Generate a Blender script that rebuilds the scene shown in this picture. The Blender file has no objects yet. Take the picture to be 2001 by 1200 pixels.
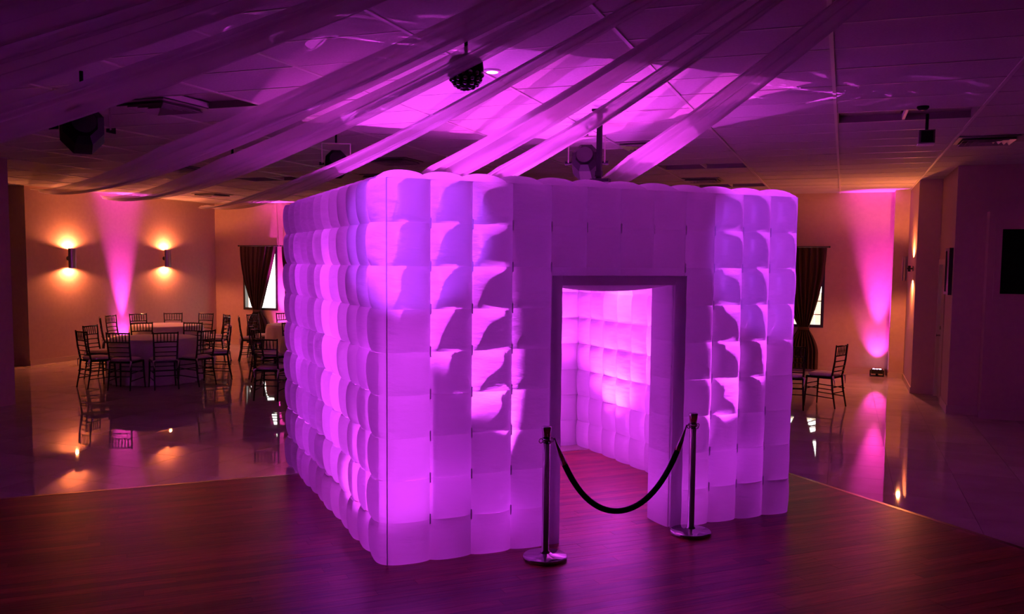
import bpy, math, random
from mathutils import Vector, Matrix
random.seed(7)
C = bpy.context.scene.collection
PI = math.pi
# ------------------------------------------------------------------ camera
YAW, PIT, ROL, FPX, CYPX = -0.3551, -0.0784, 0.0089, 1743.3, 651.5
FW = Vector((math.sin(YAW)*math.cos(PIT), math.cos(YAW)*math.cos(PIT), math.sin(PIT)))
RT = Vector((math.cos(YAW), -math.sin(YAW), 0)); UP = RT.cross(FW)
R2 = math.cos(ROL)*RT + math.sin(ROL)*UP; U2 = -math.sin(ROL)*RT + math.cos(ROL)*UP
EYE = Vector((0, 0, 2.05))
cd = bpy.data.cameras.new('camera'); cam = bpy.data.objects.new('camera', cd); C.objects.link(cam)
M = Matrix((R2, U2, -FW)).transposed().to_4x4(); M.translation = EYE; cam.matrix_world = M
cd.sensor_width = 36; cd.lens = FPX/2001*36; cd.shift_y = (CYPX-600)/2001; cd.clip_end = 200
sc = bpy.context.scene; sc.camera = cam
def in_view(p, m=40):                     # used only to choose which repeats become separate objects
    d = Vector(p)-EYE; z = d.dot(FW)
    if z < .5: return False
    x = 1000.5+FPX*d.dot(R2)/z; y = CYPX-FPX*d.dot(U2)/z
    return -m < x < 2001+m and -m < y < 1200+m
# ------------------------------------------------------------------ view, world, lights
sc.view_settings.view_transform = 'Standard'; sc.view_settings.look = 'None'
sc.view_settings.gamma = 1; sc.view_settings.exposure = 0.3; sc.view_settings.use_curve_mapping = False
w = bpy.data.worlds.new('sky'); sc.world = w; w.use_nodes = True
bg = w.node_tree.nodes['Background']; bg.inputs[0].default_value = (1, .97, .9, 1); bg.inputs[1].default_value = 5
def lamp(name, kind, loc, col, power, size=.05, aim=None, angle=None, blend=1.0, parent=None):
    l = bpy.data.lights.new(name, kind); l.color = col; l.energy = power
    if kind in ('POINT', 'SPOT'): l.shadow_soft_size = size
    if kind == 'SPOT': l.spot_size = math.radians(angle); l.spot_blend = blend
    o = bpy.data.objects.new(name, l); C.objects.link(o); o.location = loc
    if aim is not None: o.rotation_euler = (Vector(aim)-Vector(loc)).to_track_quat('-Z', 'Y').to_euler()
    if parent: o.parent = parent
    return o
MAG = (.74, .045, 1.0); VIO = (.40, .05, 1.0); PNK = (.88, .05, .74); WARM = (1.0, .25, .085)
# booth frame (near vertical edge, axis along the door side, axis along the left side)
BY = .7805; BN = Vector((-2.8227, 5.2294, 0)); BA = Vector((math.cos(BY), math.sin(BY), 0)); BB = Vector((-math.sin(BY), math.cos(BY), 0))
BW, BD, BH, BT = 3.444, 3.408, 2.601, .30
Z0 = .008
def booth(u, v, z): return BN + BA*u + BB*v + Vector((0, 0, z))
# LED lamps the booth has inside its wall chambers and on its floor
HOT = (.80, .062, 1.0)
lamp('booth_chamber_led', 'SPOT', booth(1.23, .23, .05), HOT, 900, .012, booth(.47, .11, 1.9), 30, .5)
lamp('booth_chamber_led', 'SPOT', booth(2.33, .23, .05), HOT, 620, .012, booth(3.12, .11, 1.9), 34, .5)
lamp('booth_chamber_led', 'SPOT', booth(.23, 1.5, .05), HOT, 130, .012, booth(.10, .35, .65), 44, .6)
lamp('booth_chamber_led', 'SPOT', booth(.23, 2.0, .05), HOT, 90, .012, booth(.10, 3.0, .7), 44, .6)
for u, v, z, c, p in ((.26, 1.35, .5, HOT, 6), (.26, 1.35, 1.0, HOT, 9), (.26, 1.45, 1.5, HOT, 10), (.26, 1.55, 2.0, HOT, 9), (.24, 2.6, 1.9, MAG, 6), (.24, 2.7, 1.2, MAG, 5), (.24, 2.5, .4, MAG, 3), (.22, .45, .5, MAG, 4), (.22, .4, 1.4, MAG, 4),
                      (.45, .2, .55, MAG, 2.2), (.9, .2, .3, MAG, 3), (2.9, .2, .5, MAG, 2.4), (2.5, .2, .3, HOT, 2), (BW-.12, 2.2, 1.75, HOT, 26), (BW-.12, 1.4, 1.3, HOT, 14), (2.5, BD-.12, 1.8, HOT, 14)):
    lamp('booth_chamber_led', 'POINT', booth(u, v, z), c, p, .09)
lamp('booth_floor_led', 'SPOT', booth(.55, .9, .12), HOT, 450, .03, booth(3.1, 2.9, 2.0), 95, .9)
lamp('booth_floor_led', 'SPOT', booth(.6, 2.2, .12), (.62, .05, .95), 520, .02, booth(.7, 2.2, 3.4), 100, .6)
lamp('booth_floor_led', 'SPOT', booth(2.7, 2.2, .12), (.85, .06, .85), 600, .02, booth(2.6, 2.2, 3.4), 100, .6)
# violet stage lights on the camera side (they cast the violet wash on the booth's two top corners)
lamp('stage_light_left_offscreen', 'SPOT', (-1.6, -.6, 2.75), VIO, 2600, .03, booth(.12, .05, 2.25), 11, .35)
lamp('stage_light_right_offscreen', 'SPOT', (2.6, 1.2, 2.75), VIO, 1300, .03, booth(3.25, 0, 2.15), 12, .35)

# ------------------------------------------------------------------ materials
def mat(name, col=(.5, .5, .5), rough=.5, metal=0, spec=.5, emit=None, estr=0, coat=0):
    m = bpy.data.materials.new(name); m.use_nodes = True; b = m.node_tree.nodes['Principled BSDF']
    b.inputs['Base Color'].default_value = (*col, 1); b.inputs['Roughness'].default_value = rough
    b.inputs['Metallic'].default_value = metal; b.inputs['Specular IOR Level'].default_value = spec
    b.inputs['Coat Weight'].default_value = coat
    if emit: b.inputs['Emission Color'].default_value = (*emit, 1); b.inputs['Emission Strength'].default_value = estr
    return m
def nodes(m): return m.node_tree.nodes, m.node_tree.links, m.node_tree.nodes['Principled BSDF']
def noisy(m, c1, c2, scale=(1, 1, 1), nscale=5, detail=4, bump=0, coord='Object', dist=.01, rnd=0):
    n, l, b = nodes(m)
    tc = n.new('ShaderNodeTexCoord'); mp = n.new('ShaderNodeMapping'); mp.inputs['Scale'].default_value = scale
    nz = n.new('ShaderNodeTexNoise'); nz.inputs['Scale'].default_value = nscale; nz.inputs['Detail'].default_value = detail
    cr = n.new('ShaderNodeValToRGB'); cr.color_ramp.elements[0].color = (*c1, 1); cr.color_ramp.elements[1].color = (*c2, 1)
    cr.color_ramp.elements[0].position = .3; cr.color_ramp.elements[1].position = .7
    l.new(tc.outputs[coord], mp.inputs[0]); l.new(nz.outputs['Fac'], cr.inputs[0])
    src = mp.outputs[0]
    if rnd:
        oi = n.new('ShaderNodeObjectInfo'); va = n.new('ShaderNodeVectorMath'); va.operation = 'ADD'
        ml = n.new('ShaderNodeMath'); ml.operation = 'MULTIPLY'; ml.inputs[1].default_value = 40
        l.new(oi.outputs['Random'], ml.inputs[0]); l.new(mp.outputs[0], va.inputs[0]); l.new(ml.outputs[0], va.inputs[1]); src = va.outputs[0]
        hv = n.new('ShaderNodeHueSaturation'); mr = n.new('ShaderNodeMapRange'); mr.inputs[3].default_value = 1-rnd; mr.inputs[4].default_value = 1+rnd
        l.new(oi.outputs['Random'], mr.inputs[0]); l.new(mr.outputs[0], hv.inputs['Value']); l.new(cr.outputs[0], hv.inputs['Color']); l.new(hv.outputs[0], b.inputs['Base Color'])
    else:
        l.new(cr.outputs[0], b.inputs['Base Color'])
    l.new(src, nz.inputs['Vector'])
    if bump:
        bp = n.new('ShaderNodeBump'); bp.inputs['Strength'].default_value = bump; bp.inputs['Distance'].default_value = dist
        l.new(nz.outputs['Fac'], bp.inputs['Height']); l.new(bp.outputs[0], b.inputs['Normal'])
    return m
m_wall = noisy(mat('wall_paint', rough=.75, spec=.25), (.50, .35, .29), (.54, .38, .31), nscale=14, bump=.05)
m_wall2 = m_wall
m_base = mat('baseboard_paint', (.52, .40, .31), .4)
m_tile = noisy(mat('floor_tile', rough=.03, spec=.75), (.46, .38, .31), (.56, .47, .39), nscale=2.2, rnd=.06)
m_grout = mat('grout', (.16, .12, .10), .8)
m_wood = noisy(mat('dance_floor_wood', rough=.33, spec=.5), (.15, .022, .016), (.34, .060, .038), scale=(1.1, 14, 1), nscale=4, detail=7, bump=.02, rnd=.38, dist=.002)
m_under = mat('underlay', (.03, .012, .008), .8)
m_strip = mat('transition_strip', (.55, .45, .30), .25, 1)
m_ctile = noisy(mat('ceiling_tile', rough=.9, spec=.1), (.50, .46, .43), (.56, .52, .49), nscale=60, bump=.2, rnd=.05)
m_tbar = mat('ceiling_bar_paint', (.60, .55, .50), .35)
m_dark = mat('dark_void', (.03, .025, .025), .8)
m_trof = mat('troffer_lens', (.30, .26, .23), .35)
m_vent = mat('vent_metal', (.42, .38, .35), .35, .6)
m_black = mat('black_plastic', (.006, .005, .006), .6, spec=.25)
m_blackg = mat('black_gloss', (.008, .008, .009), .12)
m_chair = mat('black_lacquered_wood', (.020, .012, .010), .22, spec=.6)
m_cush = noisy(mat('cream_cushion', rough=.85), (.78, .66, .60), (.84, .72, .66), nscale=30)
m_cloth = noisy(mat('table_linen', rough=.9), (.76, .68, .66), (.82, .74, .72), nscale=40)
m_chrome = mat('dark_chrome', (.42, .40, .40), .10, 1)
m_velvet = noisy(mat('black_velvet', rough=.95, spec=.1), (.004, .004, .006), (.012, .011, .016), nscale=80)
m_curt = noisy(mat('brown_curtain', rough=.85, spec=.2), (.040, .022, .016), (.065, .036, .026), scale=(30, 30, 1), nscale=3)
m_frame = mat('window_frame_dark', (.015, .013, .015), .4)
m_white = mat('white_paint', (.75, .72, .66), .5)
m_fence = noisy(mat('fence_wood', rough=.8), (.62, .54, .40), (.74, .66, .5), scale=(6, 6, .6), nscale=4)
m_screen = mat('black_screen', (.003, .003, .003), .7, spec=.1)
m_sconce = mat('sconce_metal', (.55, .50, .45), .3, 1)
m_amber = mat('sconce_inside', (.62, .57, .50), .35, .8)
m_door = mat('door_paint', (.42, .30, .26), .45)
m_lensm = mat('led_lens', (1, 1, 1), .2, emit=(1, .45, 1), estr=30)
m_bulb = mat('downlight_glass', (1, .9, .7), .2, emit=(1, .75, .5), estr=3)
m_glass = bpy.data.materials.new('window_glass'); m_glass.use_nodes = True
n_, l_ = m_glass.node_tree.nodes, m_glass.node_tree.links; n_.clear()
_o = n_.new('ShaderNodeOutputMaterial'); _m = n_.new('ShaderNodeMixShader'); _t = n_.new('ShaderNodeBsdfTransparent'); _g = n_.new('ShaderNodeBsdfGlossy')
_g.inputs['Roughness'].default_value = .02; _m.inputs[0].default_value = .06
l_.new(_t.outputs[0], _m.inputs[1]); l_.new(_g.outputs[0], _m.inputs[2]); l_.new(_m.outputs[0], _o.inputs[0])
def fabric(name, col, trans, clear, wr=0, wscale=(1, 1, 1), gl=.03):
    m = bpy.data.materials.new(name); m.use_nodes = True; n, l = m.node_tree.nodes, m.node_tree.links; n.clear()
    o = n.new('ShaderNodeOutputMaterial'); d = n.new('ShaderNodeBsdfDiffuse'); t = n.new('ShaderNodeBsdfTranslucent')
    g = n.new('ShaderNodeBsdfGlossy'); g.inputs['Roughness'].default_value = .42
    for s in (d, t): s.inputs[0].default_value = (*col, 1)
    x = n.new('ShaderNodeMixShader'); x.inputs[0].default_value = trans
    l.new(d.outputs[0], x.inputs[1]); l.new(t.outputs[0], x.inputs[2])
    y = n.new('ShaderNodeMixShader'); y.inputs[0].default_value = gl; l.new(x.outputs[0], y.inputs[1]); l.new(g.outputs[0], y.inputs[2]); out = y.outputs[0]
    if clear:
        tr = n.new('ShaderNodeBsdfTransparent'); z = n.new('ShaderNodeMixShader'); z.inputs[0].default_value = clear
        l.new(out, z.inputs[1]); l.new(tr.outputs[0], z.inputs[2]); out = z.outputs[0]
    if wr:
        tc = n.new('ShaderNodeTexCoord'); mp = n.new('ShaderNodeMapping'); mp.inputs['Scale'].default_value = wscale
        oi = n.new('ShaderNodeObjectInfo'); va = n.new('ShaderNodeVectorMath'); va.operation = 'ADD'
        nz = n.new('ShaderNodeTexNoise'); nz.inputs['Scale'].default_value = 7; nz.inputs['Detail'].default_value = 3
        bp = n.new('ShaderNodeBump'); bp.inputs['Strength'].default_value = wr; bp.inputs['Distance'].default_value = .02
        l.new(tc.outputs['Object'], mp.inputs[0]); l.new(mp.outputs[0], va.inputs[0]); l.new(oi.outputs['Random'], va.inputs[1]); l.new(va.outputs[0], nz.inputs['Vector'])
        l.new(nz.outputs['Fac'], bp.inputs['Height'])
        for s in (d, t, g): l.new(bp.outputs[0], s.inputs['Normal'])
    l.new(out, o.inputs[0]); return m
m_nylon = fabric('white_nylon', (.66, .64, .68), .5, 0, .35, (1, 1, 3), .04)
m_nylon2 = fabric('double_nylon_band', (.58, .54, .60), .5, 0)
m_pipe = fabric('seam_piping', (.66, .64, .68), .5, 0)
m_sheer = fabric('sheer_voile', (.80, .72, .74), .55, .30, 0, gl=.02)

# ------------------------------------------------------------------ mesh helpers
class MB:
    def __init__(s): s.v = []; s.f = []
    def add(s, vs, fs):
        k = len(s.v); s.v += [tuple(p) for p in vs]; s.f += [tuple(i+k for i in f) for f in fs]; return s
    def box(s, a, b, rz=0, piv=None):
        (x0, y0, z0), (x1, y1, z1) = a, b
        vs = [(x, y, z) for z in (z0, z1) for y in (y0, y1) for x in (x0, x1)]
        if rz:
            c, q = math.cos(rz), math.sin(rz); px, py = piv or ((x0+x1)/2, (y0+y1)/2)
            vs = [(px+(x-px)*c-(y-py)*q, py+(x-px)*q+(y-py)*c, z) for x, y, z in vs]
        return s.add(vs, [(0, 2, 3, 1), (4, 5, 7, 6), (0, 1, 5, 4), (2, 6, 7, 3), (0, 4, 6, 2), (1, 3, 7, 5)])
    def tube(s, pts, rad, n=8, cap=True):
        pts = [Vector(p) for p in pts]; rings = []
        rs = rad if isinstance(rad, (list, tuple)) else [rad]*len(pts)
        for i, p in enumerate(pts):
            t = (pts[min(i+1, len(pts)-1)]-pts[max(i-1, 0)]).normalized()
            u = t.cross(Vector((0, 0, 1)) if abs(t.z) < .95 else Vector((1, 0, 0))).normalized(); v = t.cross(u)
            rings.append([p+(u*math.cos(2*PI*k/n)+v*math.sin(2*PI*k/n))*rs[i] for k in range(n)])
        k0 = len(s.v); s.v += [tuple(q) for r in rings for q in r]
        for i in range(len(pts)-1):
            for k in range(n):
                a = k0+i*n+k; b = k0+i*n+(k+1) % n
                s.f.append((a, b, b+n, a+n))
        if cap:
            s.f.append(tuple(k0+k for k in range(n))[::-1]); e = k0+(len(pts)-1)*n; s.f.append(tuple(e+k for k in range(n)))
        return s
    def lathe(s, prof, n=24, c=(0, 0, 0)):
        k0 = len(s.v)
        for r, z in prof:
            for k in range(n): s.v.append((c[0]+r*math.cos(2*PI*k/n), c[1]+r*math.sin(2*PI*k/n), c[2]+z))
        for i in range(len(prof)-1):
            for k in range(n):
                a = k0+i*n+k; b = k0+i*n+(k+1) % n; s.f.append((a, b, b+n, a+n))
        s.f.append(tuple(k0+k for k in range(n))[::-1]); e = k0+(len(prof)-1)*n; s.f.append(tuple(e+k for k in range(n)))
        return s
    def prism(s, poly, z0, z1):
        n = len(poly); vs = [(x, y, z0) for x, y in poly]+[(x, y, z1) for x, y in poly]
        return s.add(vs, [tuple(range(n))[::-1], tuple(range(n, 2*n))]+[(i, (i+1) % n, n+(i+1) % n, n+i) for i in range(n)])
    def grid(s, fn, nu, nv, cu=False):
        k0 = len(s.v); mu = nu if cu else nu+1
        for j in range(nv+1):
            for i in range(mu): s.v.append(tuple(fn(i/nu, j/nv)))
        for j in range(nv):
            for i in range(nu):
                a = k0+j*mu+i; b = k0+j*mu+(i+1) % mu; s.f.append((a, b, b+mu, a+mu))
        return s
    def mesh(s, name, m, smooth=False):
        me = bpy.data.meshes.new(name); me.from_pydata(s.v, [], s.f); me.update(); me.materials.append(m)
        if smooth: me.polygons.foreach_set('use_smooth', [True]*len(me.polygons))
        return me
    def obj(s, name, m, parent=None, smooth=False, loc=None, rz=0):
        return put(name, s.mesh(name, m, smooth), parent, loc, rz)
def put(name, me, parent=None, loc=None, rz=0):
    o = bpy.data.objects.new(name, me); C.objects.link(o)
    if parent: o.parent = parent
    if loc is not None: o.location = loc
    if rz: o.rotation_euler = (0, 0, rz)
    return o
def tag(o, label, cat=None, group=None, kind=None):
    o['label'] = label
    if cat: o['category'] = cat
    if group: o['group'] = group
    if kind: o['kind'] = kind
    return o
def thing(name, label, cat, loc=(0, 0, 0), rz=0, group=None):
    return tag(put(name, None, None, loc, rz), label, cat, group)
def struct(o, label): return tag(o, label, kind='structure')
def dup(root, loc, rz, label=None, group=None):
    r = root.copy(); C.objects.link(r); r.location = loc; r.rotation_euler = (0, 0, rz)
    if label: r['label'] = label
    if group: r['group'] = group
    for ch in list(root.children):
        c = ch.copy(); C.objects.link(c); c.parent = r
        for g in list(ch.children):
            d = g.copy(); C.objects.link(d); d.parent = c
    return r
def B(name, a, b, m, parent=None): return MB().box(a, b).obj(name, m, parent)

# ------------------------------------------------------------------ room shell
HC = 3.44; XL, XLL, YB, XR, YF = -14.63, -16.2, 18.25, 7.6, -7.0
floor = struct(B('floor', (XLL, YF, -.3), (XR, YB+.2, -.006), m_grout), 'polished cream tile floor of the hall')
ceiling = struct(B('ceiling', (XLL, YF, HC+.14), (XR, YB+.2, HC+.4), m_dark), 'suspended ceiling of off-white panels in a metal grid')
# floor tiles
TS = .58; cells = []
i0, i1 = math.floor((XLL+.08)/TS), math.ceil((XR+.08)/TS)
for i in range(i0, i1):
    for j in range(-13, 33):
        x, y = -.08+TS*i, -.10+TS*j
        x0, x1, y0, y1 = max(x, XLL), min(x+TS, XR), max(y, YF), min(y+TS, YB)
        if x1-x0 < .05 or y1-y0 < .05: continue
        c = ((x0+x1)/2, (y0+y1)/2)
        on_dance = (c[1] < c[0]*.959+11.4) and (c[1] < -c[0]*1.043+7.9)
        hid = (c[0]-1.5 > 0 and c[1] > 13.8)
        cells.append(((0 if (in_view((c[0], c[1], 0)) and not on_dance and not hid) else 1), c[0]**2+c[1]**2, x0, x1, y0, y1))
cells.sort()
tile_me = MB().box((-TS/2+.0018, -TS/2+.0018, -.0065), (TS/2-.0018, TS/2-.0018, 0)).mesh('floor_tile', m_tile)
rest = MB()
for k, (nv, d, x0, x1, y0, y1) in enumerate(cells):
    if k < 300 and nv == 0:
        if x1-x0 > TS-.001 and y1-y0 > TS-.001: put('floor_tile', tile_me, floor, ((x0+x1)/2, (y0+y1)/2, 0))
        else: MB().box((x0+.0018, y0+.0018, -.0065), (x1-.0018, y1-.0018, 0)).obj('floor_tile', m_tile, floor)
    else: rest.box((x0+.0018, y0+.0018, -.0065), (x1-.0018, y1-.0018, 0))
r = rest.obj('floor_tiles_beyond', m_tile, floor); r['kind'] = 'stuff'
# ceiling tiles and bars
CX, CY, X0, Y0 = 1.2, .638, -.125, 5.57
troffers = [(0, 5), (-2, 11), (-2, 16), (-5, 1), (-8, 11)]
cells = []
for i in range(-14, 7):
    for j in range(-20, 20):
        x, y = X0+CX*i, Y0+CY*j
        x0, x1, y0, y1 = max(x, XLL), min(x+CX, XR), max(y, YF), min(y+CY, YB)
        if x1-x0 < .05 or y1-y0 < .05 or (i, j) in troffers: continue
        c = ((x0+x1)/2, (y0+y1)/2)
        cells.append((0 if in_view((c[0], c[1], HC)) else 1, c[0]**2+c[1]**2, x0, x1, y0, y1))
cells.sort(); rest = MB()
ct_me = MB().box((-CX/2+.004, -CY/2+.004, 0), (CX/2-.004, CY/2-.004, .02)).mesh('ceiling_tile', m_ctile)
for k, (nv, d, x0, x1, y0, y1) in enumerate(cells):
    dz = random.uniform(0, .004)
    if k < 300 and nv == 0 and x1-x0 > CX-.001 and y1-y0 > CY-.001:
        put('ceiling_tile', ct_me, ceiling, ((x0+x1)/2, (y0+y1)/2, HC+dz))
    elif k < 300 and nv == 0: MB().box((x0+.004, y0+.004, HC), (x1-.004, y1-.004, HC+.02)).obj('ceiling_tile', m_ctile, ceiling)
    else: rest.box((x0+.004, y0+.004, HC+dz), (x1-.004, y1-.004, HC+.02+dz))
r = rest.obj('ceiling_tiles_beyond', m_ctile, ceiling); r['kind'] = 'stuff'
for i in range(-13, 7):
    x = X0+CX*i
    if XLL < x < XR: B('ceiling_runner', (x-.013, YF, HC-.008), (x+.013, YB, HC+.03), m_tbar, ceiling)
for j in range(-19, 20):
    y = Y0+CY*j
    if YF < y < YB: B('ceiling_cross_bar', (XLL, y-.009, HC-.002), (XR, y+.009, HC+.025), m_tbar, ceiling)
tl = ['dark recessed ceiling light panel beside the small white hanging box', 'dim recessed ceiling light panel between the drape and the right ceiling seam', 'dim recessed ceiling light panel above the back wall behind the booth',
      'recessed ceiling light panel beside the square air vent above the tables', 'recessed ceiling light panel above the round tables']
for (i, j), lb in zip(troffers, tl):
    x, y = X0+CX*i, Y0+CY*j
    t = thing('recessed_light_panel', lb, 'light panel', (x+CX/2, y+CY/2, HC), 0, 'unlit ceiling light panels')
    h = MB(); a, b = CX/2-.013, CY/2-.01
    h.box((-a, -b, .09), (a, b, .10)); h.box((-a, -b, .0), (-a+.012, b, .09)); h.box((a-.012, -b, .0), (a, b, .09)); h.box((-a, -b, .0), (a, -b+.012, .09)); h.box((-a, b-.012, .0), (a, b, .09))
    h.obj('housing', m_trof, t)
    B('divider', (-.012, -b+.012, .005), (.012, b-.012, .05), m_tbar, t)
    for s in (-1, 1): B('diffuser', (min(s*.03, s*(a-.02)), -b+.02, .06), (max(s*.03, s*(a-.02)), b-.02, .066), m_trof, t)
# windows in the back wall
WIN = [(-13.80, -12.81), (-12.60, -11.62), (-1.22, -.345)]; WZ0, WZ1 = .86, 2.40
wb = MB(); xs = -14.83
for a, b in WIN:
    wb.box((xs, YB, 0), (a, YB+.2, HC+.1)); wb.box((a, YB, 0), (b, YB+.2, WZ0)); wb.box((a, YB, WZ1), (b, YB+.2, HC+.1)); xs = b
wb.box((xs, YB, 0), (XR, YB+.2, HC+.1))
struct(wb.obj('wall_back', m_wall), 'beige back wall with curtained windows')
struct(B('wall_left', (XL-.2, 12.78, 0), (XL, YB, HC+.1), m_wall), 'beige wall with two sconces and a pink uplight glow')
wl = MB().box((XLL-.2, YF, 0), (XLL, 12.98, HC+.1)).box((XLL, 12.78, 0), (XL-.2, 12.98, HC+.1)); struct(wl.obj('wall_left_alcove', m_wall2), 'shadowed tan wall of the alcove beside the dance floor')
struct(B('wall_front', (XLL-.2, YF-.2, 0), (XR+.2, YF, HC+.1), m_wall2), 'tan wall facing the back wall')
struct(B('wall_right', (XR, YF, 0), (XR+.2, 13.75, HC+.1), m_wall2), 'tan wall opposite the sconce wall')
struct(B('wall_right_front', (1.42, 13.75, 0), (XR+.2, 13.95, HC+.1), m_wall2), 'tan wall with a black framed screen')
ws = MB(); ws.box((1.42, 13.95, 0), (1.62, 14.72, HC+.1)).box((1.42, 15.58, 0), (1.62, 15.75, HC+.1)).box((1.42, 14.72, 2.1), (1.62, 15.58, HC+.1))
struct(ws.obj('wall_right_side', m_wall), 'short tan wall with a door and a framed picture')
struct(B('wall_right_block', (1.08, 15.75, 0), (1.62, YB, HC+.1), m_wall2), 'projecting wall block beside the sconce')
struct(B('wall_back_pilaster', (.83, 17.80, 0), (1.08, YB, HC+.1), m_wall), 'shallow pilaster beside the floor uplight')
struct(B('wall_column', (-11.6, 8.7, 0), (-10.92, 9.28, HC+.1), m_wall2), 'square tan column near the dance floor corner')
# baseboards
def base(name, a, b): return struct(B(name, a, b, m_base), 'low painted baseboard along the wall')
base('baseboard_back', (XL, YB-.015, 0), (.83, YB, .10)); base('baseboard_left', (XL, 12.78, 0), (XL+.015, YB-.015, .10))
base('baseboard_right_block', (1.065, 15.75, 0), (1.08, 17.785, .10)); base('baseboard_pilaster', (.815, 17.785, 0), (1.08, 17.80, .10))
base('baseboard_right_side', (1.405, 13.735, 0), (1.42, 14.68, .12)); base('baseboard_right_front', (1.42, 13.735, 0), (1.80, 13.75, .12))
# arched wall panel with black screen
px0, px1, py = 1.80, 3.75, 13.50
poly = [(px0, 0), (px1, 0)]+[(px1-(px1-px0)*k/16, 2.80+.14*math.sin(PI*k/16)) for k in range(17)]
ap = MB(); n = len(poly); ap.add([(x, py, z) for x, z in poly]+[(x, 13.75, z) for x, z in poly], [tuple(range(n)), tuple(range(2*n-1, n-1, -1))]+[(i, n+i, n+(i+1) % n, (i+1) % n) for i in range(n)])
struct(ap.obj('wall_right_panel', m_wall2), 'projecting tan wall panel with a gently arched top')
base('baseboard_panel', (px0-.015, py-.015, 0), (px1, py, .12))
t = thing('wall_screen', 'black rectangular screen in a tan frame on the arched wall panel', 'screen', (2.62, py, 1.70))
B('screen', (-.66, -.02, 0), (.66, 0, .86), m_screen, t)
for nm, a, b in (('frame_side', (-.74, -.035, -.08), (-.66, 0, .94)), ('frame_side', (.66, -.035, -.08), (.74, 0, .94)), ('frame_rail', (-.66, -.035, -.08), (.66, 0, 0)), ('frame_rail', (-.66, -.035, .86), (.66, 0, .94))): B(nm, a, b, m_wall2, t)
# door
d = struct(B('door_1', (1.45, 14.73, 0), (1.50, 15.57, 2.09), m_door), 'plain painted door in the short right wall')
MB().tube([(1.45, 15.44, .98), (1.40, 15.44, .98), (1.39, 15.44, .98)], [.012, .012, .03], 10).obj('door_handle', m_chrome, d)
MB().tube([(1.45, 15.44, 1.10), (1.435, 15.44, 1.10)], .028, 10).obj('door_lock', m_chrome, d)
tr = MB().box((1.40, 14.66, 0), (1.42, 14.73, 2.17)).box((1.40, 15.57, 0), (1.42, 15.64, 2.17)).box((1.40, 14.73, 2.09), (1.42, 15.57, 2.17)); struct(tr.obj('trim_1', m_base), 'painted casing around the door')
t = thing('picture_frame', 'narrow framed picture on the short wall beside the door', 'picture', (1.42, 13.87, 1.66))
B('picture', (-.035, .04, .04), (-.02, .46, .62), mat('picture_print', (.06, .035, .06), .3), t)
f = MB().box((-.05, 0, 0), (0, .04, .66)).box((-.05, .46, 0), (0, .50, .66)).box((-.05, .04, 0), (0, .46, .04)).box((-.05, .04, .62), (0, .46, .66)); f.obj('frame', m_frame, t)
# windows, curtains
def curtain(name, x0, x1, tie, label, seed, el=2.0, er=1.15):
    t = thing(name, label, 'curtain', ((x0+x1)/2, YB-.09, 0), 0, 'tied curtains at the windows')
    rr = random.Random(seed); W = (x1-x0)/2; zt, zb, ztie = 2.40, .05, .84
    ph = [rr.uniform(0, 6.28) for _ in range(4)]
    def fn(u, v):
        z = zt+(zb-zt)*v; q = (zt-z)/(zt-ztie)
        if q < 1:
            lo = -W+(W-.2*W+tie)*q**el; hi = W-(W-.2*W-tie)*q**er; hw = (hi-lo)/2; cx = (hi+lo)/2
        else: k = (z-zb)/(ztie-zb); hw = W*(.2+.42*math.sin(min(1, (1-k)*1.6)*PI/2)); cx = tie
        s = 2*u-1; amp = .018+.02*min(q, 1)
        yy = amp*math.sin(s*26+ph[0]+.6*math.sin(3*v+ph[1]))+.4*amp*math.sin(s*43+ph[2])
        if q > .93 and q < 1.08: yy *= .5
        return (cx+hw*s, yy, z)
    MB().grid(fn, 70, 44).obj('curtain_panel', m_curt, t, True)
    MB().tube([(-W-.04, 0, 2.415), (W+.04, 0, 2.415)], .012, 8).obj('rod', m_frame, t)
    for s in (-1, 1): MB().lathe([(.001, -.02), (.02, -.01), (.022, 0), (.02, .01), (.001, .02)], 10, (s*(W+.045), 0, 2.415)).obj('finial', m_frame, t, True)
    MB().lathe([(.001, 0), (W*.2+.012, .0), (W*.2+.02, .03), (W*.2+.012, .06), (.001, .06)], 14, (tie, 0, ztie-.03)).obj('tie_band', m_curt, t, True).scale = (1, .5, 1)
    for s in (-1, 1): B('bracket', (s*(W+.015)-.01, 0, 2.405), (s*(W+.015)+.01, .09, 2.425), m_frame, t)
wlab = ['bright window nearest the sconce wall', 'bright window half hidden behind the inflatable booth', 'bright window beside the right floor uplight']
for k, (a, b) in enumerate(WIN):
    wn = MB(); e = .055
    wn.box((a, YB-.02, WZ0), (a+e, YB+.10, WZ1)).box((b-e, YB-.02, WZ0), (b, YB+.10, WZ1)).box((a+e, YB-.02, WZ0), (b-e, YB+.10, WZ0+e)).box((a+e, YB-.02, WZ1-e), (b-e, YB+.10, WZ1))
    o = struct(wn.obj('window_%d' % (k+1), m_frame), wlab[k])
    B('pane', (a+e, YB+.05, WZ0+e), (b-e, YB+.055, WZ1-e), m_glass, o)
    if k == 2:
        for z in (1.10, 1.36): B('muntin', (a+e, YB+.035, z), (b-e, YB+.07, z+.022), m_white, o)
    pl = bpy.data.lights.new('window_portal', 'AREA'); pl.shape = 'RECTANGLE'; pl.size = b-a; pl.size_y = WZ1-WZ0; pl.cycles.is_portal = True
    po = bpy.data.objects.new('window_portal', pl); C.objects.link(po); po.location = ((a+b)/2, YB+.13, (WZ0+WZ1)/2); po.rotation_euler = (-PI/2, 0, 0)
curtain('curtain', WIN[0][0]-.02, WIN[0][1]+.02, -.05, 'dark brown curtain tied in the middle of the window nearest the sconce wall', 1)
curtain('curtain', WIN[1][0]-.02, WIN[1][1]+.02, -.05, 'dark brown curtain at the window half hidden by the booth', 2)
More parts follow.
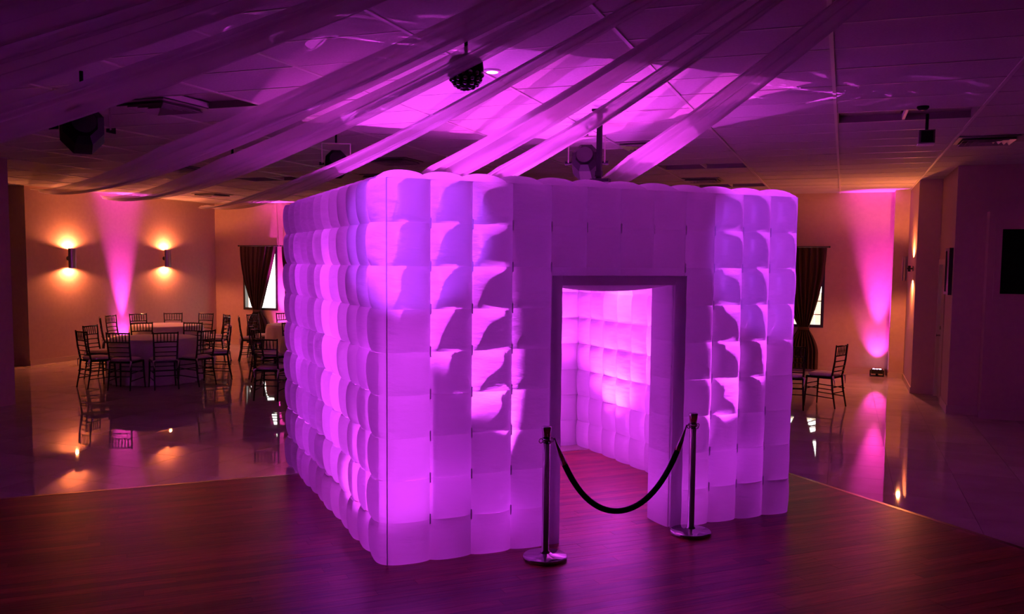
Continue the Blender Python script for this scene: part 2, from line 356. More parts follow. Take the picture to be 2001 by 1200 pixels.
curtain('curtain', WIN[2][0]-.02, WIN[2][1]+.02, .08, 'dark brown curtain tied at the window beside the right floor uplight', 3, 1.7, 1.8)
fe = thing('board_fence', 'pale wooden board fence outside the windows', 'fence', (0, 21.2, -.3))
bm_ = MB().box((-.09, 0, 0), (.09, .025, 1.75)).mesh('fence_board', m_fence)
for k in range(11): put('fence_board', bm_, fe, (-2.4+.19*k, 0, 0))
for z in (.5, 1.4): B('fence_rail', (-2.5, .025, z), (-.3, .07, z+.09), m_fence, fe)
struct(B('ground_outside', (-30, YB+.2, -.4), (20, 40, -.3), mat('pale_paving', (.6, .56, .48), .9)), 'pale paving outside the windows')

# ------------------------------------------------------------------ dance floor
DY = .765; DA = Vector((math.cos(DY), math.sin(DY), 0)); DB = Vector((-math.sin(DY), math.cos(DY), 0)); DC = Vector((-1.64, 10.30, 0))
LS, LT = 12.5, 11.5
def dpos(s, t, z=0): return DC - DA*s - DB*t + Vector((0, 0, z))
dance = put('floor_dance', MB().box((-LS, -LT, -.002), (0, 0, .003)).mesh('floor_dance', m_under), None, DC, DY)
struct(dance, 'dark reddish wood plank dance floor')
PW = .088; pl = []
rr = random.Random(3); nrow = int(LT/PW)
for k in range(nrow):
    s = -rr.uniform(0, 1.2)
    while s < LS:
        L = rr.choice((1.1, 1.4, 1.7, 2.0)); a, b = max(s, .0), min(s+L, LS)
        if b-a > .06:
            c = dpos((a+b)/2, (k+.5)*PW); inb = False
            for f in (.05, .35, .65, .95):
                if in_view(dpos(a+(b-a)*f, (k+.5)*PW), 0): inb = True
            q = c-BN; uu, vv = q.dot(BA), q.dot(BB)
            if .3 < uu < BW-.2 and .3 < vv < BD-.2 and not (uu > 1.0 and vv < 3): inb = False
            pl.append((0 if inb else 1, c.length, a, b, k))
        s += L
pl.sort(); rest = MB(); cache = {}
for q, (nv, d, a, b, k) in enumerate(pl):
    L = round(b-a, 3)
    if q < 300 and nv == 0:
        if L not in cache: cache[L] = MB().box((-L/2+.0006, -PW/2+.0006, .002), (L/2-.0006, PW/2-.0006, Z0)).mesh('plank', m_wood)
        put('plank', cache[L], dance, (-(a+b)/2, -(k+.5)*PW, random.uniform(-.0004, 0)))
    else: rest.box((-b+.0006, -(k+1)*PW+.0006, .002), (-a-.0006, -k*PW-.0006, Z0))
r = rest.obj('planks_beyond', m_wood, dance); r['kind'] = 'stuff'
for nm, a, b in (('trim_2', (-LS, -.005, 0), (0, .04, .010)), ('trim_3', (-.005, -LT, 0), (.04, .04, .010))):
    o = struct(MB().box(a, b).obj(nm, m_strip, None, False, DC, DY), 'thin metal transition strip edging the dance floor')

# ------------------------------------------------------------------ inflatable booth
bo = thing('inflatable_booth', 'large white inflatable cube booth with quilted panels glowing purple on the dance floor', 'booth', (0, 0, 0))
NC, NR = 12, 9; CU, CV, CZ = BW/NC, BD/NC, (BH-Z0)/NR
def prof(s, p=2.4, q=.75): return max(0, 1-abs(2*s-1)**p)**q
def pillow_fn(w, h, bl, seed=0, q=.75, hb=.55):
    rr = random.Random(seed); a, b = rr.uniform(-.25, .25), rr.uniform(-.25, .25)
    def fn(u, v):
        d = bl*prof(u, q=q)*(hb+(1-hb)*prof(v, q=q))*(1+a*(u-.5)+b*(v-.5))
        return ((u-.5)*w, -d, (v-.5)*h)
    return fn
GN = 10
def pmesh(w, h, bl, seed, hb=.55): return MB().grid(pillow_fn(w, h, bl, seed, hb=hb), GN, GN).mesh('quilted_panel', m_nylon, True)
def cells_to(par, name, org, rz, w, h, cols, rows, bl, skip=lambda i, j: False, nvar=3, hb=.55):
    wm_ = {}; eds = w if isinstance(w, list) else None
    ms = [pmesh(w, h, bl*random.uniform(.9, 1.1), k, hb) for k in range(nvar)] if not eds else None
    ca, sa = math.cos(rz), math.sin(rz)
    for i in cols:
        for j in rows:
            if skip(i, j): continue
            z = (j+.5)*h
            if eds:
                cw = round(eds[i+1]-eds[i], 4); x = (eds[i]+eds[i+1])/2
                if cw not in wm_: wm_[cw] = [pmesh(cw, h, bl*(.93+.07*k), k, hb) for k in range(nvar)]
                ms = wm_[cw]
            else: x = (i+.5)*w
            put(name, ms[(i*7+j*5+i*j) % nvar], par, (org[0]+x*ca, org[1]+x*sa, org[2]+z), rz)
def quilt(par, name, org, rz, w, h, cols, rows, bl, skip=lambda i, j: False, gn=5, flip=1, material=None):
    mb = MB(); fn = pillow_fn(w, h, bl, 1)
    for i in cols:
        for j in rows:
            if skip(i, j): continue
            def f2(u, v, i=i, j=j):
                x, y, z = fn(u, v); return (x+(i+.5)*w, y*flip, z+(j+.5)*h)
            mb.grid(f2, gn, gn)
    return mb.obj(name, material or m_nylon, par, True, org, rz)
RF, RL = BY, BY-PI/2
dskip = lambda i, j: 4 <= i <= 7 and j < 7 and not (j == 6 and False)
P0 = booth(0, 0, Z0); P1 = booth(0, BD, Z0)
FE = [0, .303, .606, .909, 1.212, 1.499, 1.786, 2.073, 2.36, 2.631, 2.902, 3.173, BW]
cells_to(bo, 'quilted_panel', P0, RF, FE, CZ, range(NC), range(NR), .072, dskip)
cells_to(bo, 'quilted_panel', P1, RL, CV, CZ, range(NC), range(NR), .092, hb=.66)
tie_me = MB().box((-.004, -.010, -.035), (.004, .004, .035)).mesh('seam_tie', m_pipe)
for u in FE[1:-1]:
    for j in range(1, NR):
        if 1.3 < u < 2.3 and j < 8 or 1.1 < u < 2.5 and j < 7: continue
        put('seam_tie', tie_me, bo, booth(u, 0, Z0+j*CZ), BY)
# hidden outer faces as one skin each
quilt(bo, 'back_skin', booth(0, BD, Z0), RF, CU, CZ, range(NC), range(NR), .05, flip=-1)
quilt(bo, 'side_skin', booth(BW, BD, Z0), RL, CV, CZ, range(NC), range(NR), .05, flip=-1)
# inner skins, .30 m inside
IW, ID = BW-2*BT, BD-2*BT; ICU, ICV = IW/10, ID/10
cells_to(bo, 'quilted_panel', booth(BW-BT, BD-BT, Z0), RL, ICV, CZ, range(0, 7), range(NR), .07, hb=.5)
quilt(bo, 'inner_side_skin', booth(BW-BT, BD-BT, Z0), RL, ICV, CZ, range(7, 10), range(NR), .045)
cells_to(bo, 'quilted_panel', booth(BT, BD-BT, Z0), RF, ICU, CZ, range(6, 10), range(NR-1), .07, hb=.5)
quilt(bo, 'inner_back_skin', booth(BT, BD-BT, Z0), RF, ICU, CZ, range(0, 6), range(NR), .045)
quilt(bo, 'inner_back_upper_skin', booth(BT, BD-BT, Z0), RF, ICU, CZ, range(6, 10), [NR-1], .045)
quilt(bo, 'inner_left_skin', booth(BT, BD-BT, Z0), RL, ICV, CZ, range(0, 10), range(NR), .045, flip=-1)
DU0, DU1, DZ = 1.294, 2.262, 1.90
def ifront(name, u0, u1, z0, z1, nu, nz): quilt(bo, name, booth(u0, BT, z0), RF, (u1-u0)/nu, (z1-z0)/nz, range(nu), range(nz), .04, flip=-1)
ifront('inner_front_skin', BT, DU0, Z0, BH, 3, 9); ifront('inner_front_skin', DU1, BW-BT, Z0, BH, 3, 9); ifront('inner_front_skin', DU0, DU1, DZ, BH, 4, 2)
# top ring of pillows
def top_ring(u0, u1, v0, v1, nu, nv, parts):
    w, h = (u1-u0)/nu, (v1-v0)/nv
    mb = MB()
    for i in range(nu):
        for j in range(nv):
            def f2(u, v): return ((u-.5)*w, (v-.5)*h, .07*((.5+.5*prof(u))*prof(v) if nv == 1 else (.5+.5*prof(v))*prof(u)))
            if parts: MB().grid(f2, GN, GN).obj('quilted_panel', m_nylon, bo, True, booth(u0+(i+.5)*w, v0+(j+.5)*h, BH), BY)
            else:
                def f3(u, v, i=i, j=j): p = f2(u, v); return (p[0]+(i+.5)*w, p[1]+(j+.5)*h, p[2])
                mb.grid(f3, 5, 5)
    if not parts: mb.obj('top_skin', m_nylon, bo, True, booth(u0, v0, BH), BY)
top_ring(0, BW, 0, BT, NC, 1, True); top_ring(0, BT, BT, BD, 1, NC-1, True)
top_ring(BT, BW, BD-BT, BD, NC-1, 1, False); top_ring(BW-BT, BW, BT, BD-BT, 1, NC-2, False)
# door: jambs, lintel, band
JR = (DZ-Z0)/6.5
jm = MB()
for j in range(7):
    h = min(JR, DZ-Z0-j*JR)
    o = MB().grid(pillow_fn(BT, h, .03, j), 8, 8).obj('jamb_panel', m_nylon, bo, True, booth(DU1, BT/2, Z0+j*JR+h/2), RL)
quilt(bo, 'jamb_skin', booth(DU0, BT, Z0), RL, BT, JR, range(1), range(6), .03, flip=-1)
LW = DU1-DU0
lint = MB().grid(lambda u, v: ((u-.5)*LW, (v-.5)*BT, -.055*prof(u, 2, .6)*prof(v, 2, .6)), 16, 8)
lint.obj('lintel_panel', m_nylon, bo, True, booth(DU0+LW/2, BT/2, DZ), BY)
for nm, u0, u1, z0, z1 in (('door_band', 1.213-.005, DU0, Z0, 1.965), ('door_band', DU1, 2.365, Z0, 1.965), ('door_band', DU0, DU1, DZ-.005, 1.965)):
    mb = MB(); nz = 24 if z1-z0 > .5 else 2; nu = 3 if z1-z0 > .5 else 24
    mb.grid(lambda u, v: ((u)*(u1-u0), -.018-.010*math.sin(PI*u if nu == 3 else PI*v)-.006*abs(math.sin(v*PI*6.5 if nu == 3 else u*PI*4)), v*(z1-z0)), nu, nz)
    mb.grid(lambda u, v: ((u)*(u1-u0), .012, v*(z1-z0)), 1, 1)
    mb.obj(nm, m_nylon2, bo, True, booth(u0, 0, z0), BY)
# upper flap filling between band and the next seam row
z1 = Z0+7*CZ
quilt(bo, 'door_flap', booth(1.213, 0, 1.96), RF, (2.365-1.213)/4, z1-1.96, range(4), range(1), .012)
# seams piping on the edges
sp = MB(); sp.tube([booth(0, 0, z) for z in (Z0, BH)], .004, 6); sp.obj('edge_piping', m_pipe, bo)
for a, b in ((booth(0, 0, BH), booth(BW, 0, BH)), (booth(0, 0, BH), booth(0, BD, BH)), (booth(BW, 0, Z0), booth(BW, 0, BH))):
    MB().tube([a, b], .004, 6).obj('edge_piping', m_pipe, bo)

# ------------------------------------------------------------------ stanchions and rope
def stanchion(loc, rz, label):
    t = thing('stanchion', label, 'stanchion', loc, rz, 'rope stanchions at the booth door')
    MB().lathe([(.001, 0), (.148, 0), (.155, .006), (.155, .022), (.148, .030), (.05, .036), (.04, .045), (.001, .045)], 40).obj('base', m_chrome, t, True)
    MB().lathe([(.001, .03), (.034, .036), (.034, .055), (.0255, .06), (.0255, .84), (.001, .84)], 24).obj('pole', m_chrome, t, True)
    MB().lathe([(.001, .845), (.026, .845), (.034, .915), (.034, .925), (.028, .930), (.001, .932)], 24).obj('cap', m_chrome, t, True)
    k = MB().lathe([(.001, .825), (.03, .825), (.032, .835), (.03, .845), (.001, .845)], 24).obj('collar', m_chrome, t, True)
    for s in range(4):
        a = s*PI/2; c = Vector((math.cos(a), math.sin(a), 0))*.043
        MB().tube([(c.x+math.cos(q)*.015*math.cos(a), c.y+math.cos(q)*.015*math.sin(a), .832+math.sin(q)*.015) for q in [2*PI*i/12 for i in range(13)]], .0035, 6, False).obj('hook_ring', m_chrome, k, True)
    return t
S1 = Vector((-1.875, 5.755, Z0)); S2 = Vector((-1.026, 6.715, Z0))
ra = math.atan2(S2.y-S1.y, S2.x-S1.x)
stanchion(S1, ra, 'dark chrome rope stanchion standing before the quilted panels, away from the right jamb')
stanchion(S2, ra, 'dark chrome rope stanchion before the right door jamb of the booth')
dr = (S2-S1).normalized(); e1 = S1+dr*.075; e2 = S2-dr*.075
rp = thing('velvet_rope', 'black velvet rope sagging between the two chrome stanchions', 'rope', (0, 0, 0))
pts = []
for k in range(33):
    s = k/32; x = 2*s-1; sag = .555*(1-(math.cosh(2.0*x)-1)/(math.cosh(2.0)-1))
    pts.append(e1.lerp(e2, s)+Vector((0, 0, .815-Z0*0-sag)))
MB().tube(pts[2:-2], .021, 12).obj('rope', m_velvet, rp, True)
for q in (pts[:4], pts[::-1][:4]):
    MB().tube([q[0]+(q[0]-q[1])*.35, q[0], q[1], q[2]], [.006, .006, .018, .024], 12).obj('end_clip', m_chrome, rp, True)

# ------------------------------------------------------------------ drapes
HUB = Vector((.85, 2.12, 3.30))
def drape(end, label, sag, wm, seed, ze=3.35, grow=2.3):
    tan = Vector((-1, 0, 0)) if end[1] > YB-.2 else Vector((0, -1, 0))
    rr = random.Random(seed); e = Vector((end[0], end[1], ze))
    d = (e-HUB).normalized(); nrm = Vector((-d.y, d.x, 0)).normalized()
    ph = [rr.uniform(0, 6.28) for _ in range(8)]; nf = rr.choice((3, 4, 5))
    def fn(u, v):
        s = v; q = 2*u-1
        wd = wm*min(1, (.08 if grow > 2 else .03)+s*grow)*(1+.35*max(0, s-.6))
        z = HUB.z+(e.z-HUB.z)*s-4*sag*s*(1-s)
        fold = .030*math.sin(q*nf+ph[0]+.5*math.sin(2*s+ph[1]))+.014*math.sin(q*nf*2.7+ph[2]+s)+.006*math.sin(q*19+ph[3])
        lat = wd/2*(q+1)+.012*math.sin(q*nf*2.2+ph[4])
        p = HUB.lerp(e, s); p.z = z+.06*(q+1)*wd*math.sin(PI*s)
        side = nrm.lerp(tan, s**3).normalized()
        return p + side*lat + Vector((0, 0, fold*min(1, .2+3*s)))
    o = MB().grid(fn, 44, 60).obj('ceiling_drape', m_sheer, None, True)
    tag(o, label, 'drape', 'sheer drapes fanned across the ceiling')
drape((-5.5, YB-.05), 'sheer fabric drape passing beside the bare ceiling panels, last of the fan', .28, .30, 1)
drape((-8.7, YB-.05), 'sheer fabric drape crossing above the hanging black pole', .36, .36, 2)
drape((-10.3, YB-.05), 'sheer fabric drape crossing the ceiling above the middle of the booth', .33, .44, 3)
drape((-14.5, 18.0), 'sheer fabric drape sagging to the corner beside the window and sconce wall', .41, .48, 4, grow=1.7)
drape((XL+.06, 15.0), 'sheer fabric drape ending above the pink glow between the sconces', .41, .40, 5)
drape((XL+.06, 13.35), 'sheer fabric drape ending beside the end of the sconce wall', .38, .42, 6)
drape((XLL+.1, 8.3), 'sheer fabric drape hanging over the stage light and the square column', .58, .52, 7)
drape((XLL+.1, 5.9), 'sheer fabric drape sweeping low towards the shadowed alcove', .60, .5, 8)
drape((XLL+.1, 4.3), 'sheer fabric drape sweeping low, outermost towards the shadowed alcove', .60, .5, 9)
t = thing('drape_hub', 'round ceiling ring where the sheer drapes gather', 'ring', (HUB.x, HUB.y, HUB.z))
MB().lathe([(.001, -.03), (.10, -.03), (.16, .0), (.16, .10), (.001, .10)], 24).obj('ring', m_white, t, True)

# ------------------------------------------------------------------ chairs and tables
def make_chair():
    t = thing('banquet_chair', 'x', 'chair', (0, 0, 0), 0, 'x')
    hw, hd = .19, .19
    back = lambda z: -hd-.02-.10*max(0, (z-.45))*.9          # back leans slightly
    for s in (-1, 1):
        MB().tube([(s*(hw-.01), -hd-.07, 0), (s*(hw-.015), -hd-.02, .25), (s*(hw-.02), -hd, .45), (s*(hw-.015), back(.68), .68), (s*(hw-.005), back(.92), .92)], [.011, .014, .016, .014, .011], 7).obj('back_leg', m_chair, t, True)
        MB().tube([(s*(hw+.015), hd+.01, 0), (s*(hw+.005), hd, .22), (s*hw, hd-.01, .44)], [.010, .014, .016], 7).obj('front_leg', m_chair, t, True)
    rail = lambda z, n, r, w=hw-.018: MB().tube([(-w, back(z), z), (0, back(z)-.012, z+.003), (w, back(z), z)], r, 7).obj(n, m_chair, t, True)
    rail(.90, 'top_rail', .012); rail(.76, 'middle_rail', .010); rail(.68, 'slat', .009); rail(.60, 'slat', .009); rail(.535, 'slat', .009)
    for k in range(6):
        x = -.125+.05*k; MB().tube([(x, back(.765)-.008, .765), (x, back(.83)-.010, .83), (x, back(.895)-.010, .895)], [.006, .009, .006], 6).obj('spindle', m_chair, t, True)
    MB().prism([(-hw, -hd), (hw, -hd), (hw+.01, hd), (-hw-.01, hd)], .425, .455).obj('seat', m_chair, t)
    def cf(u, v):
        a = 2*PI*u; ca, sa = math.cos(a), math.sin(a); p = 3.2
        rx = abs(ca)**(2/p)*math.copysign(1, ca); ry = abs(sa)**(2/p)*math.copysign(1, sa)
        pr = [(.0, .455), (.93, .455), (1.04, .472), (1.0, .490), (.80, .503), (.0, .508)]
        k = min(4, int(v*5)); f = v*5-k; r = pr[k][0]+(pr[k+1][0]-pr[k][0])*f; z = pr[k][1]+(pr[k+1][1]-pr[k][1])*f
        return (rx*r*(hw+.005), ry*r*(hd+.005), z)
    MB().grid(cf, 20, 5, True).obj('cushion', m_cush, t, True)
    for s in (-1, 1):
        for z in (.15, .27): MB().tube([(s*(hw-.008), -hd-.04, z), (s*(hw+.006), hd, z+.02)], .008, 6).obj('stretcher', m_chair, t, True)
    for y, z in ((hd, .26), (hd, .33), (-hd-.025, .22), (-hd-.01, .30)): MB().tube([(-hw, y, z), (hw, y, z)], .008, 6).obj('stretcher', m_chair, t, True)
    for s in (-1, 1): MB().tube([(s*.16, -hd-.01, .47), (s*.19, -hd-.035, .455), (s*.18, -hd-.045, .40), (s*.17, -hd-.05, .34)], [.010, .016, .010, .004], 6).obj('cushion_tie', m_cush, t, True)
    return t
proto = make_chair(); used = [False]
def chair(x, y, rz, label, group):
    if not used[0]:
        used[0] = True; proto.location = (x, y, 0); proto.rotation_euler = (0, 0, rz); proto['label'] = label; proto['group'] = group; return
    dup(proto, (x, y, 0), rz, label, group)
def table(cx, cy, label, seed, r=.70):
    t = thing('round_table', label[0], 'table', (cx, cy, 0), 0, 'round banquet tables')
    MB().lathe([(.001, .715), (r-.02, .715), (r-.01, .725), (r-.01, .735), (.001, .735)], 40).obj('tabletop', m_white, t, True)
    MB().lathe([(.001, 0), (.28, 0), (.28, .03), (.04, .06), (.04, .715), (.001, .715)], 16).obj('pedestal', m_black, t, True)
    rr = random.Random(seed); ph = [rr.uniform(0, 6.28) for _ in range(3)]
    def fn(u, v):
        a = 2*PI*u
        if v < 7/22-1e-6: q = v/(7/22); return (math.cos(a)*r*q, math.sin(a)*r*q, .742)
        k = (v-7/22)/(15/22); rad = r+.012+.03*k+k*.028*math.sin(17*a+ph[0])+.018*k*math.sin(29*a+ph[1]); rad += .02*math.sin(min(1, k*6)*PI/2)-.02
        return (math.cos(a)*rad, math.sin(a)*rad, .742-.725*k-.01*min(1, k*8))
    o = MB().grid(fn, 120, 22, True).obj('tablecloth', m_cloth, None, True, (cx, cy, 0))
    tag(o, label[1], 'tablecloth', 'floor-length tablecloths')
def ring(cx, cy, seats, label, group, R=1.18):
    for a, where in seats:
        q = math.radians(a); d = R-.19
        chair(cx+d*math.cos(q), cy+d*math.sin(q), q+PI/2, label+', '+where, group)
T1, T2, T3, T4, T5 = (-10.95, 12.05), (-12.85, 14.5), (-10.6, 15.9), (-8.55, 13.5), (-1.95, 14.3)
table(*T1, ('round table by the sconce wall, the one nearer the dance floor', 'pale floor-length cloth on the sconce-side table nearer the dance floor'), 1)
table(*T2, ('round table standing next to the pink uplight on the sconce wall', 'pale floor-length cloth on the table next to the pink wall glow'), 2)
table(*T3, ('round table under the two windows beside the booth', 'pale floor-length cloth on the table under the windows'), 3)
table(*T4, ('round table half hidden by the booth, nearer the dance floor than the windows', 'pale floor-length cloth on the table half hidden by the booth'), 4)
ring(*T1, ((252, 'on its alcove column side'), (188, 'on its sconce wall side'), (287, 'back to dance floor, column end'), (320, 'back to dance floor, booth end'), (352, 'on its booth side'), (38, 'towards the windows and booth'),
           (142, 'between both tables, nearer the sconces'), (100, 'between both tables, nearer the windows')), 'black spindle-back chair at the table nearer the dance floor', 'chairs at the table nearer the dance floor')
ring(*T2, ((228, 'on its alcove side'), (192, 'near the end of the wall'), (159, 'closest to the pink uplight'), (125.5, 'back to the sconce wall'), (91.5, 'under the sconce nearer the window'), (58, 'towards the window corner'), (20, 'on its booth side')),
     'black spindle-back chair at the table by the pink glow', 'chairs at the table by the pink glow', 1.17)
ring(*T3, ((220, 'nearest the other tables'), (178, 'nearest the sconce wall corner'), (140, 'below the curtained window')), 'black spindle-back chair at the table under the windows', 'chairs at the table under the windows')
ring(*T4, ((240, 'back to the dance floor'), (205, 'on its sconce wall side'), (150, 'on its window side')), 'black spindle-back chair at the table half hidden by the booth', 'chairs at the table half hidden by the booth')
chair(-7.95, 11.15, .25, 'black spindle-back chair standing on its own close to the booth side wall', 'lone chairs')
chair(-.22, 13.80, 1.15, 'black spindle-back chair turned sideways between the booth and the right uplight', 'lone chairs')
chair(-.68, 13.42, .1, 'black spindle-back chair half hidden behind the booth by the right window', 'lone chairs')

# ------------------------------------------------------------------ sconces
def sconce(loc, rz, label, power=80):
    t = thing('wall_sconce', label, 'sconce', loc, rz, 'curved wall sconces')     # local -y points into the room, origin at the wall, mid height
    MB().grid(lambda u, v: (.10*math.sin((u-.5)*2.5), -.07-.10*math.cos((u-.5)*2.5), -.20+.40*v), 16, 2).obj('shade', m_sconce, t, True)
    MB().grid(lambda u, v: (.094*math.sin((u-.5)*2.5), -.07-.093*math.cos((u-.5)*2.5), -.195+.39*v), 16, 2).obj('shade_lining', m_amber, t, True)
    MB().tube([(0, 0, 0), (0, -.012, 0)], .045, 16).obj('wall_plate', m_frame, t); MB().tube([(0, -.01, 0), (0, -.165, 0)], .014, 8).obj('arm', m_frame, t)
    MB().tube([(0, -.06, -.05), (0, -.06, .05)], .022, 12).obj('lamp_holder', m_frame, t)
    for s in (-1, 1):
        l = lamp('sconce_lamp', 'SPOT', (0, -.085, s*.185), WARM, power, .025, None, 168, .35, t)
        l.rotation_euler = (PI if s > 0 else 0, 0, 0)
    return t
sconce((XL, 13.76, 2.07), PI/2, 'curved metal wall sconce near the end of the wall, glowing amber up and down')
sconce((XL, 16.46, 2.09), PI/2, 'curved metal wall sconce nearer the window corner, glowing amber')
sconce((1.08, 16.35, 2.02), -PI/2, 'curved metal wall sconce on the narrow wall beside the right uplight')

# ------------------------------------------------------------------ floor uplights
def uplight(loc, rz, label, power, col=PNK, tilt=.055, low=.48):
    t = thing('floor_uplight', label, 'uplight', loc, rz, 'floor uplights')          # local +y points to the wall
    MB().add([(-.10, -.09, .05), (.10, -.09, .05), (.10, .07, .05), (-.10, .07, .05), (-.10, -.07, .13), (.10, -.07, .13), (.10, .06, .13), (-.10, .06, .13)], [(3, 2, 1, 0), (4, 5, 6, 7), (0, 1, 5, 4), (1, 2, 6, 5), (2, 3, 7, 6), (3, 0, 4, 7)]).obj('housing', m_black, t)
    MB().box((-.125, -.02, 0), (-.105, .02, .11)).box((.105, -.02, 0), (.125, .02, .11)).box((-.125, -.10, 0), (.125, .08, .012)).box((-.02, -.05, .012), (.02, .05, .05)).obj('stand', m_black, t)
    for x in (-.055, 0, .055): MB().lathe([(.001, 0), (.02, 0), (.018, .006), (.001, .008)], 12, (x, 0, .13)).obj('led_lens', m_lensm, t, True)
    l = lamp('uplight_lamp', 'SPOT', (0, 0, .15), col, power, .03, None, 30, 1.0, t); l.rotation_euler = (PI-tilt, 0, 0)
    l = lamp('uplight_lamp', 'SPOT', (0, 0, .15), col, power*.05, .03, None, 62, 1.0, t); l.rotation_euler = (PI-low, 0, 0)
    return t
uplight((XL+.22, 15.15, 0), PI/2, 'black LED floor uplight throwing a pink streak between the two sconces', 2000)
uplight((-12.70+.02, YB-.22, 0), 0, 'black LED floor uplight throwing pink light between the two windows', 2000)
uplight((.64, YB-.26, 0), 0, 'black LED floor uplight throwing a pink streak beside the pilaster', 2000)

# ------------------------------------------------------------------ ceiling things
def vent(x, y, label):
    i = math.floor((x-X0)/CX); x = X0+CX*i+(.32 if x-X0-CX*i < CX/2 else .88); y = Y0+CY*(math.floor((y-Y0)/CY)+.5)
    t = thing('ceiling_vent', label, 'vent', (x, y, HC), 0, 'square ceiling air vents')
    def ringm(r0, r1, z0, z1):
        m = MB()
        vs = [(sx*r, sy*r, z) for r, z in ((r0, z0), (r1, z1)) for sx, sy in ((-1, -1), (1, -1), (1, 1), (-1, 1))]
        return m.add(vs+[(a, b, c+.006) for a, b, c in vs], [(i, (i+1) % 4, 4+(i+1) % 4, 4+i) for i in range(4)]+[(8+i, 12+i, 12+(i+1) % 4, 8+(i+1) % 4) for i in range(4)]+[(i, 8+i, 8+(i+1) % 4, (i+1) % 4) for i in range(4)]+[(4+i, 4+(i+1) % 4, 12+(i+1) % 4, 12+i) for i in range(4)])
    ringm(.30, .26, -.014, -.018).obj('frame', m_vent, t)
    for r in (.255, .195, .135, .075): ringm(r, r-.035, -.045, -.006).obj('louver', m_vent, t)
    B('back_plate', (-.29, -.29, -.008), (.29, .29, .002), m_dark, t)
for x, y, lb in ((-5.75, 6.6, 'square ceiling vent beside the drape above the nearer tables'), (-9.4, 10.9, 'square ceiling vent above the table nearer the dance floor'), (-5.6, 10.7, 'square ceiling vent just behind the booth corner'),
                 (-2.35, 10.6, 'square ceiling vent beside the black pole, catching warm light'), (-2.2, 15.0, 'square ceiling vent near the back wall behind the booth'), (1.42, 11.3, 'square ceiling vent above the right wall screen'), (-12.3, 15.2, 'square ceiling vent near the window corner'), (-7.3, 13.1, 'square ceiling vent between the booth and the windows')): vent(x, y, lb)
def stage_light(loc, rz, label, tiltx=-.35, sc_=1.0):
    t = thing('stage_light', label, 'stage light', loc, rz, 'black stage lights hung from the ceiling')      # origin at the ceiling
    zc = -.42
    oct_ = lambda r, k: [(r*math.cos(PI/8+PI/4*i)*1.0, r*math.sin(PI/8+PI/4*i)*k) for i in range(8)]
    body = MB(); c, s = math.cos(tiltx), math.sin(tiltx)
    rings = [(-.17, .10), (-.12, .15), (.10, .165), (.16, .135)]; vs = []
    for y, r in rings:
        for x, z in oct_(r, 1.08): vs.append((x, y*c-z*s, zc+y*s+z*c))
    n = 8; fs = [tuple(range(8)), tuple(range(31, 23, -1))]+[(i*8+k, (i+1)*8+k, (i+1)*8+(k+1) % 8, i*8+(k+1) % 8) for i in range(3) for k in range(8)]
    b = body.add(vs, fs).obj('body', m_black, t)
    MB().lathe([(.001, 0), (.085, 0), (.085, .02), (.001, .02)], 20).obj('lens', m_blackg, b).matrix_local = Matrix.Translation((0, -.18*c, zc-.18*s)) @ Matrix.Rotation(PI/2+tiltx, 4, 'X')
    MB().box((-.195, -.018, zc), (-.183, .018, -.14)).box((.183, -.018, zc), (.195, .018, -.14)).box((-.195, -.018, -.152), (.195, .018, -.14)).obj('yoke', m_sconce, t)
    for q in (-1, 1): MB().tube([(q*.16, 0, zc), (q*.225, 0, zc)], [.014, .024], 10).obj('knob', m_black, t)
    MB().tube([(0, 0, -.145), (0, 0, 0)], .014, 8).obj('hanger', m_black, t)
    t.scale = (sc_,)*3
    return t
stage_light((-5.35, 5.2, HC), .85, 'black stage light hanging below the drape above the left tables', -.15, 1.0)
stage_light((-5.2, 8.5, HC), .55, 'black stage light half covered by a drape above the far booth corner', -.3, .8)
stage_light((-2.42, 8.6, HC), .15, 'black octagonal stage light hanging beside the black pole', -.35, .95)
t = thing('drop_pole', 'black drop pole hanging from the ceiling behind the booth top', 'pole', (-2.12, 7.95, HC))
B('pole', (-.022, -.022, -.62), (.022, .022, 0), m_black, t); B('foot', (-.07, -.05, -.65), (.10, .05, -.62), m_black, t)
MB().box((-.03, -.03, -.60), (.03, .03, -.55)).obj('clamp', m_black, t); B('ceiling_plate', (-.06, -.06, -.02), (.06, .06, 0), m_black, t)
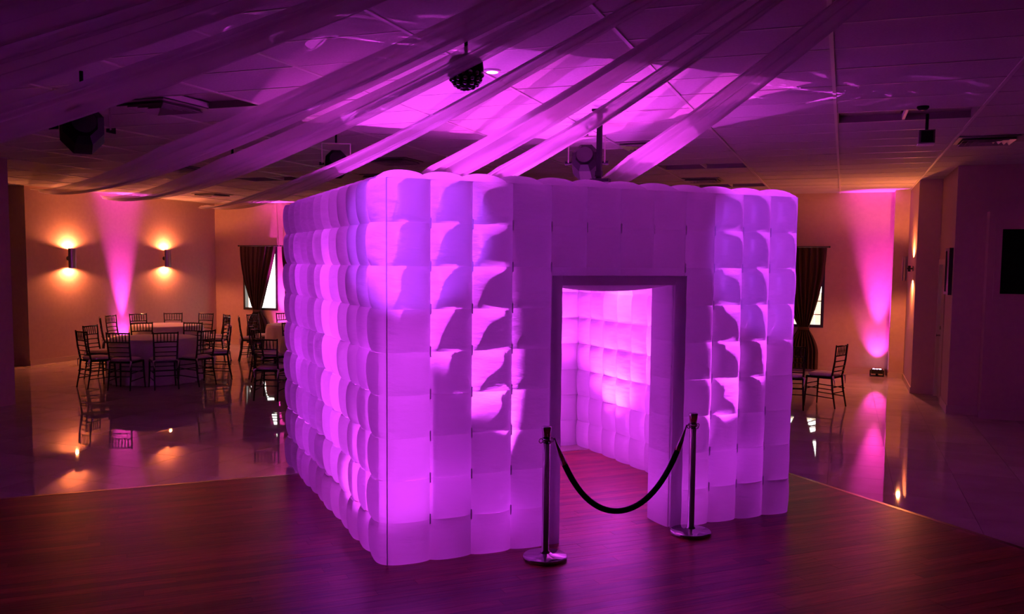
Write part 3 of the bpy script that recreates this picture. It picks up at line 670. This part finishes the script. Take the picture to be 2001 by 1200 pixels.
def hang_box(loc, label, k, m):
    t = thing('hanging_speaker', label, 'speaker', loc, 0, 'small speakers on ceiling poles')
    MB().tube([(0, 0, -.15), (0, 0, 0)], .014, 8).obj('pole', m_black, t)
    B('cabinet', (-.066*k, -.07, -.27), (.066*k, .07, -.15), m, t)
    B('grille', (-.05*k, -.078, -.26), (.05*k, -.07, -.16), m_black, t); B('bottom_lip', (-.074*k, -.08, -.282), (.066*k, .07, -.27), m_white, t)
hang_box((.66, 9.06, HC), 'small box speaker on a black ceiling pole beside the dark light panel', 1, mat('speaker_grey', (.16, .12, .12), .5))
hang_box((-6.94, 9.0, HC), 'small dark box speaker on a ceiling pole above the window tables', 1, m_black)
# half dome effect light with lenses
t = thing('effect_ball_light', 'black half-dome effect light studded with small lenses, hanging among the drapes', 'effect light', (-2.02, 4.67, HC))
R = .095; zc = -.33
MB().lathe([(.001, -.0)]+[(.010, -.0), (.010, zc+.10), (R*.8, zc+.085), (R, zc+.06), (R+.004, zc+.02), (R, zc)]+[(R*math.cos(a), zc-R*math.sin(a)) for a in [PI/2*k/10 for k in range(1, 10)]]+[(.001, zc-R)], 28).obj('dome', m_black, t, True)
for i, (el, n) in enumerate(((.15, 14), (.48, 13), (.80, 10), (1.12, 6), (1.45, 2))):
    for k in range(n):
        a = 2*PI*(k+.5*(i % 2))/n; d = Vector((math.cos(a)*math.cos(el), math.sin(a)*math.cos(el), -math.sin(el))); p = d*R
        o = MB().lathe([(.001, -.004), (.015, -.004), (.013, .004), (.001, .009)], 8).obj('lens', m_chrome, t, True)
        o.location = (p.x, p.y, zc+p.z); o.rotation_euler = d.to_track_quat('Z', 'Y').to_euler()
t = thing('downlight', 'small round recessed downlight beside the effect light', 'downlight', (-2.44, 6.12, HC))
MB().lathe([(.001, -.012), (.05, -.012), (.065, -.004), (.065, .0), (.001, .0)], 20).obj('ring', m_white, t, True)
MB().lathe([(.001, -.016), (.04, -.016), (.042, -.012), (.001, -.012)], 20).obj('glass', m_bulb, t, True)
t = thing('smoke_detector', 'small dark round sensor on the ceiling beside the dark light panel', 'sensor', (.59, 8.62, HC))
MB().lathe([(.001, -.03), (.035, -.03), (.05, -.015), (.05, .0), (.001, .0)], 18).obj('body', m_black, t, True)
MB().lathe([(.001, -.035), (.015, -.035), (.016, -.03), (.001, -.03)], 12).obj('sensor_eye', m_chrome, t, True)
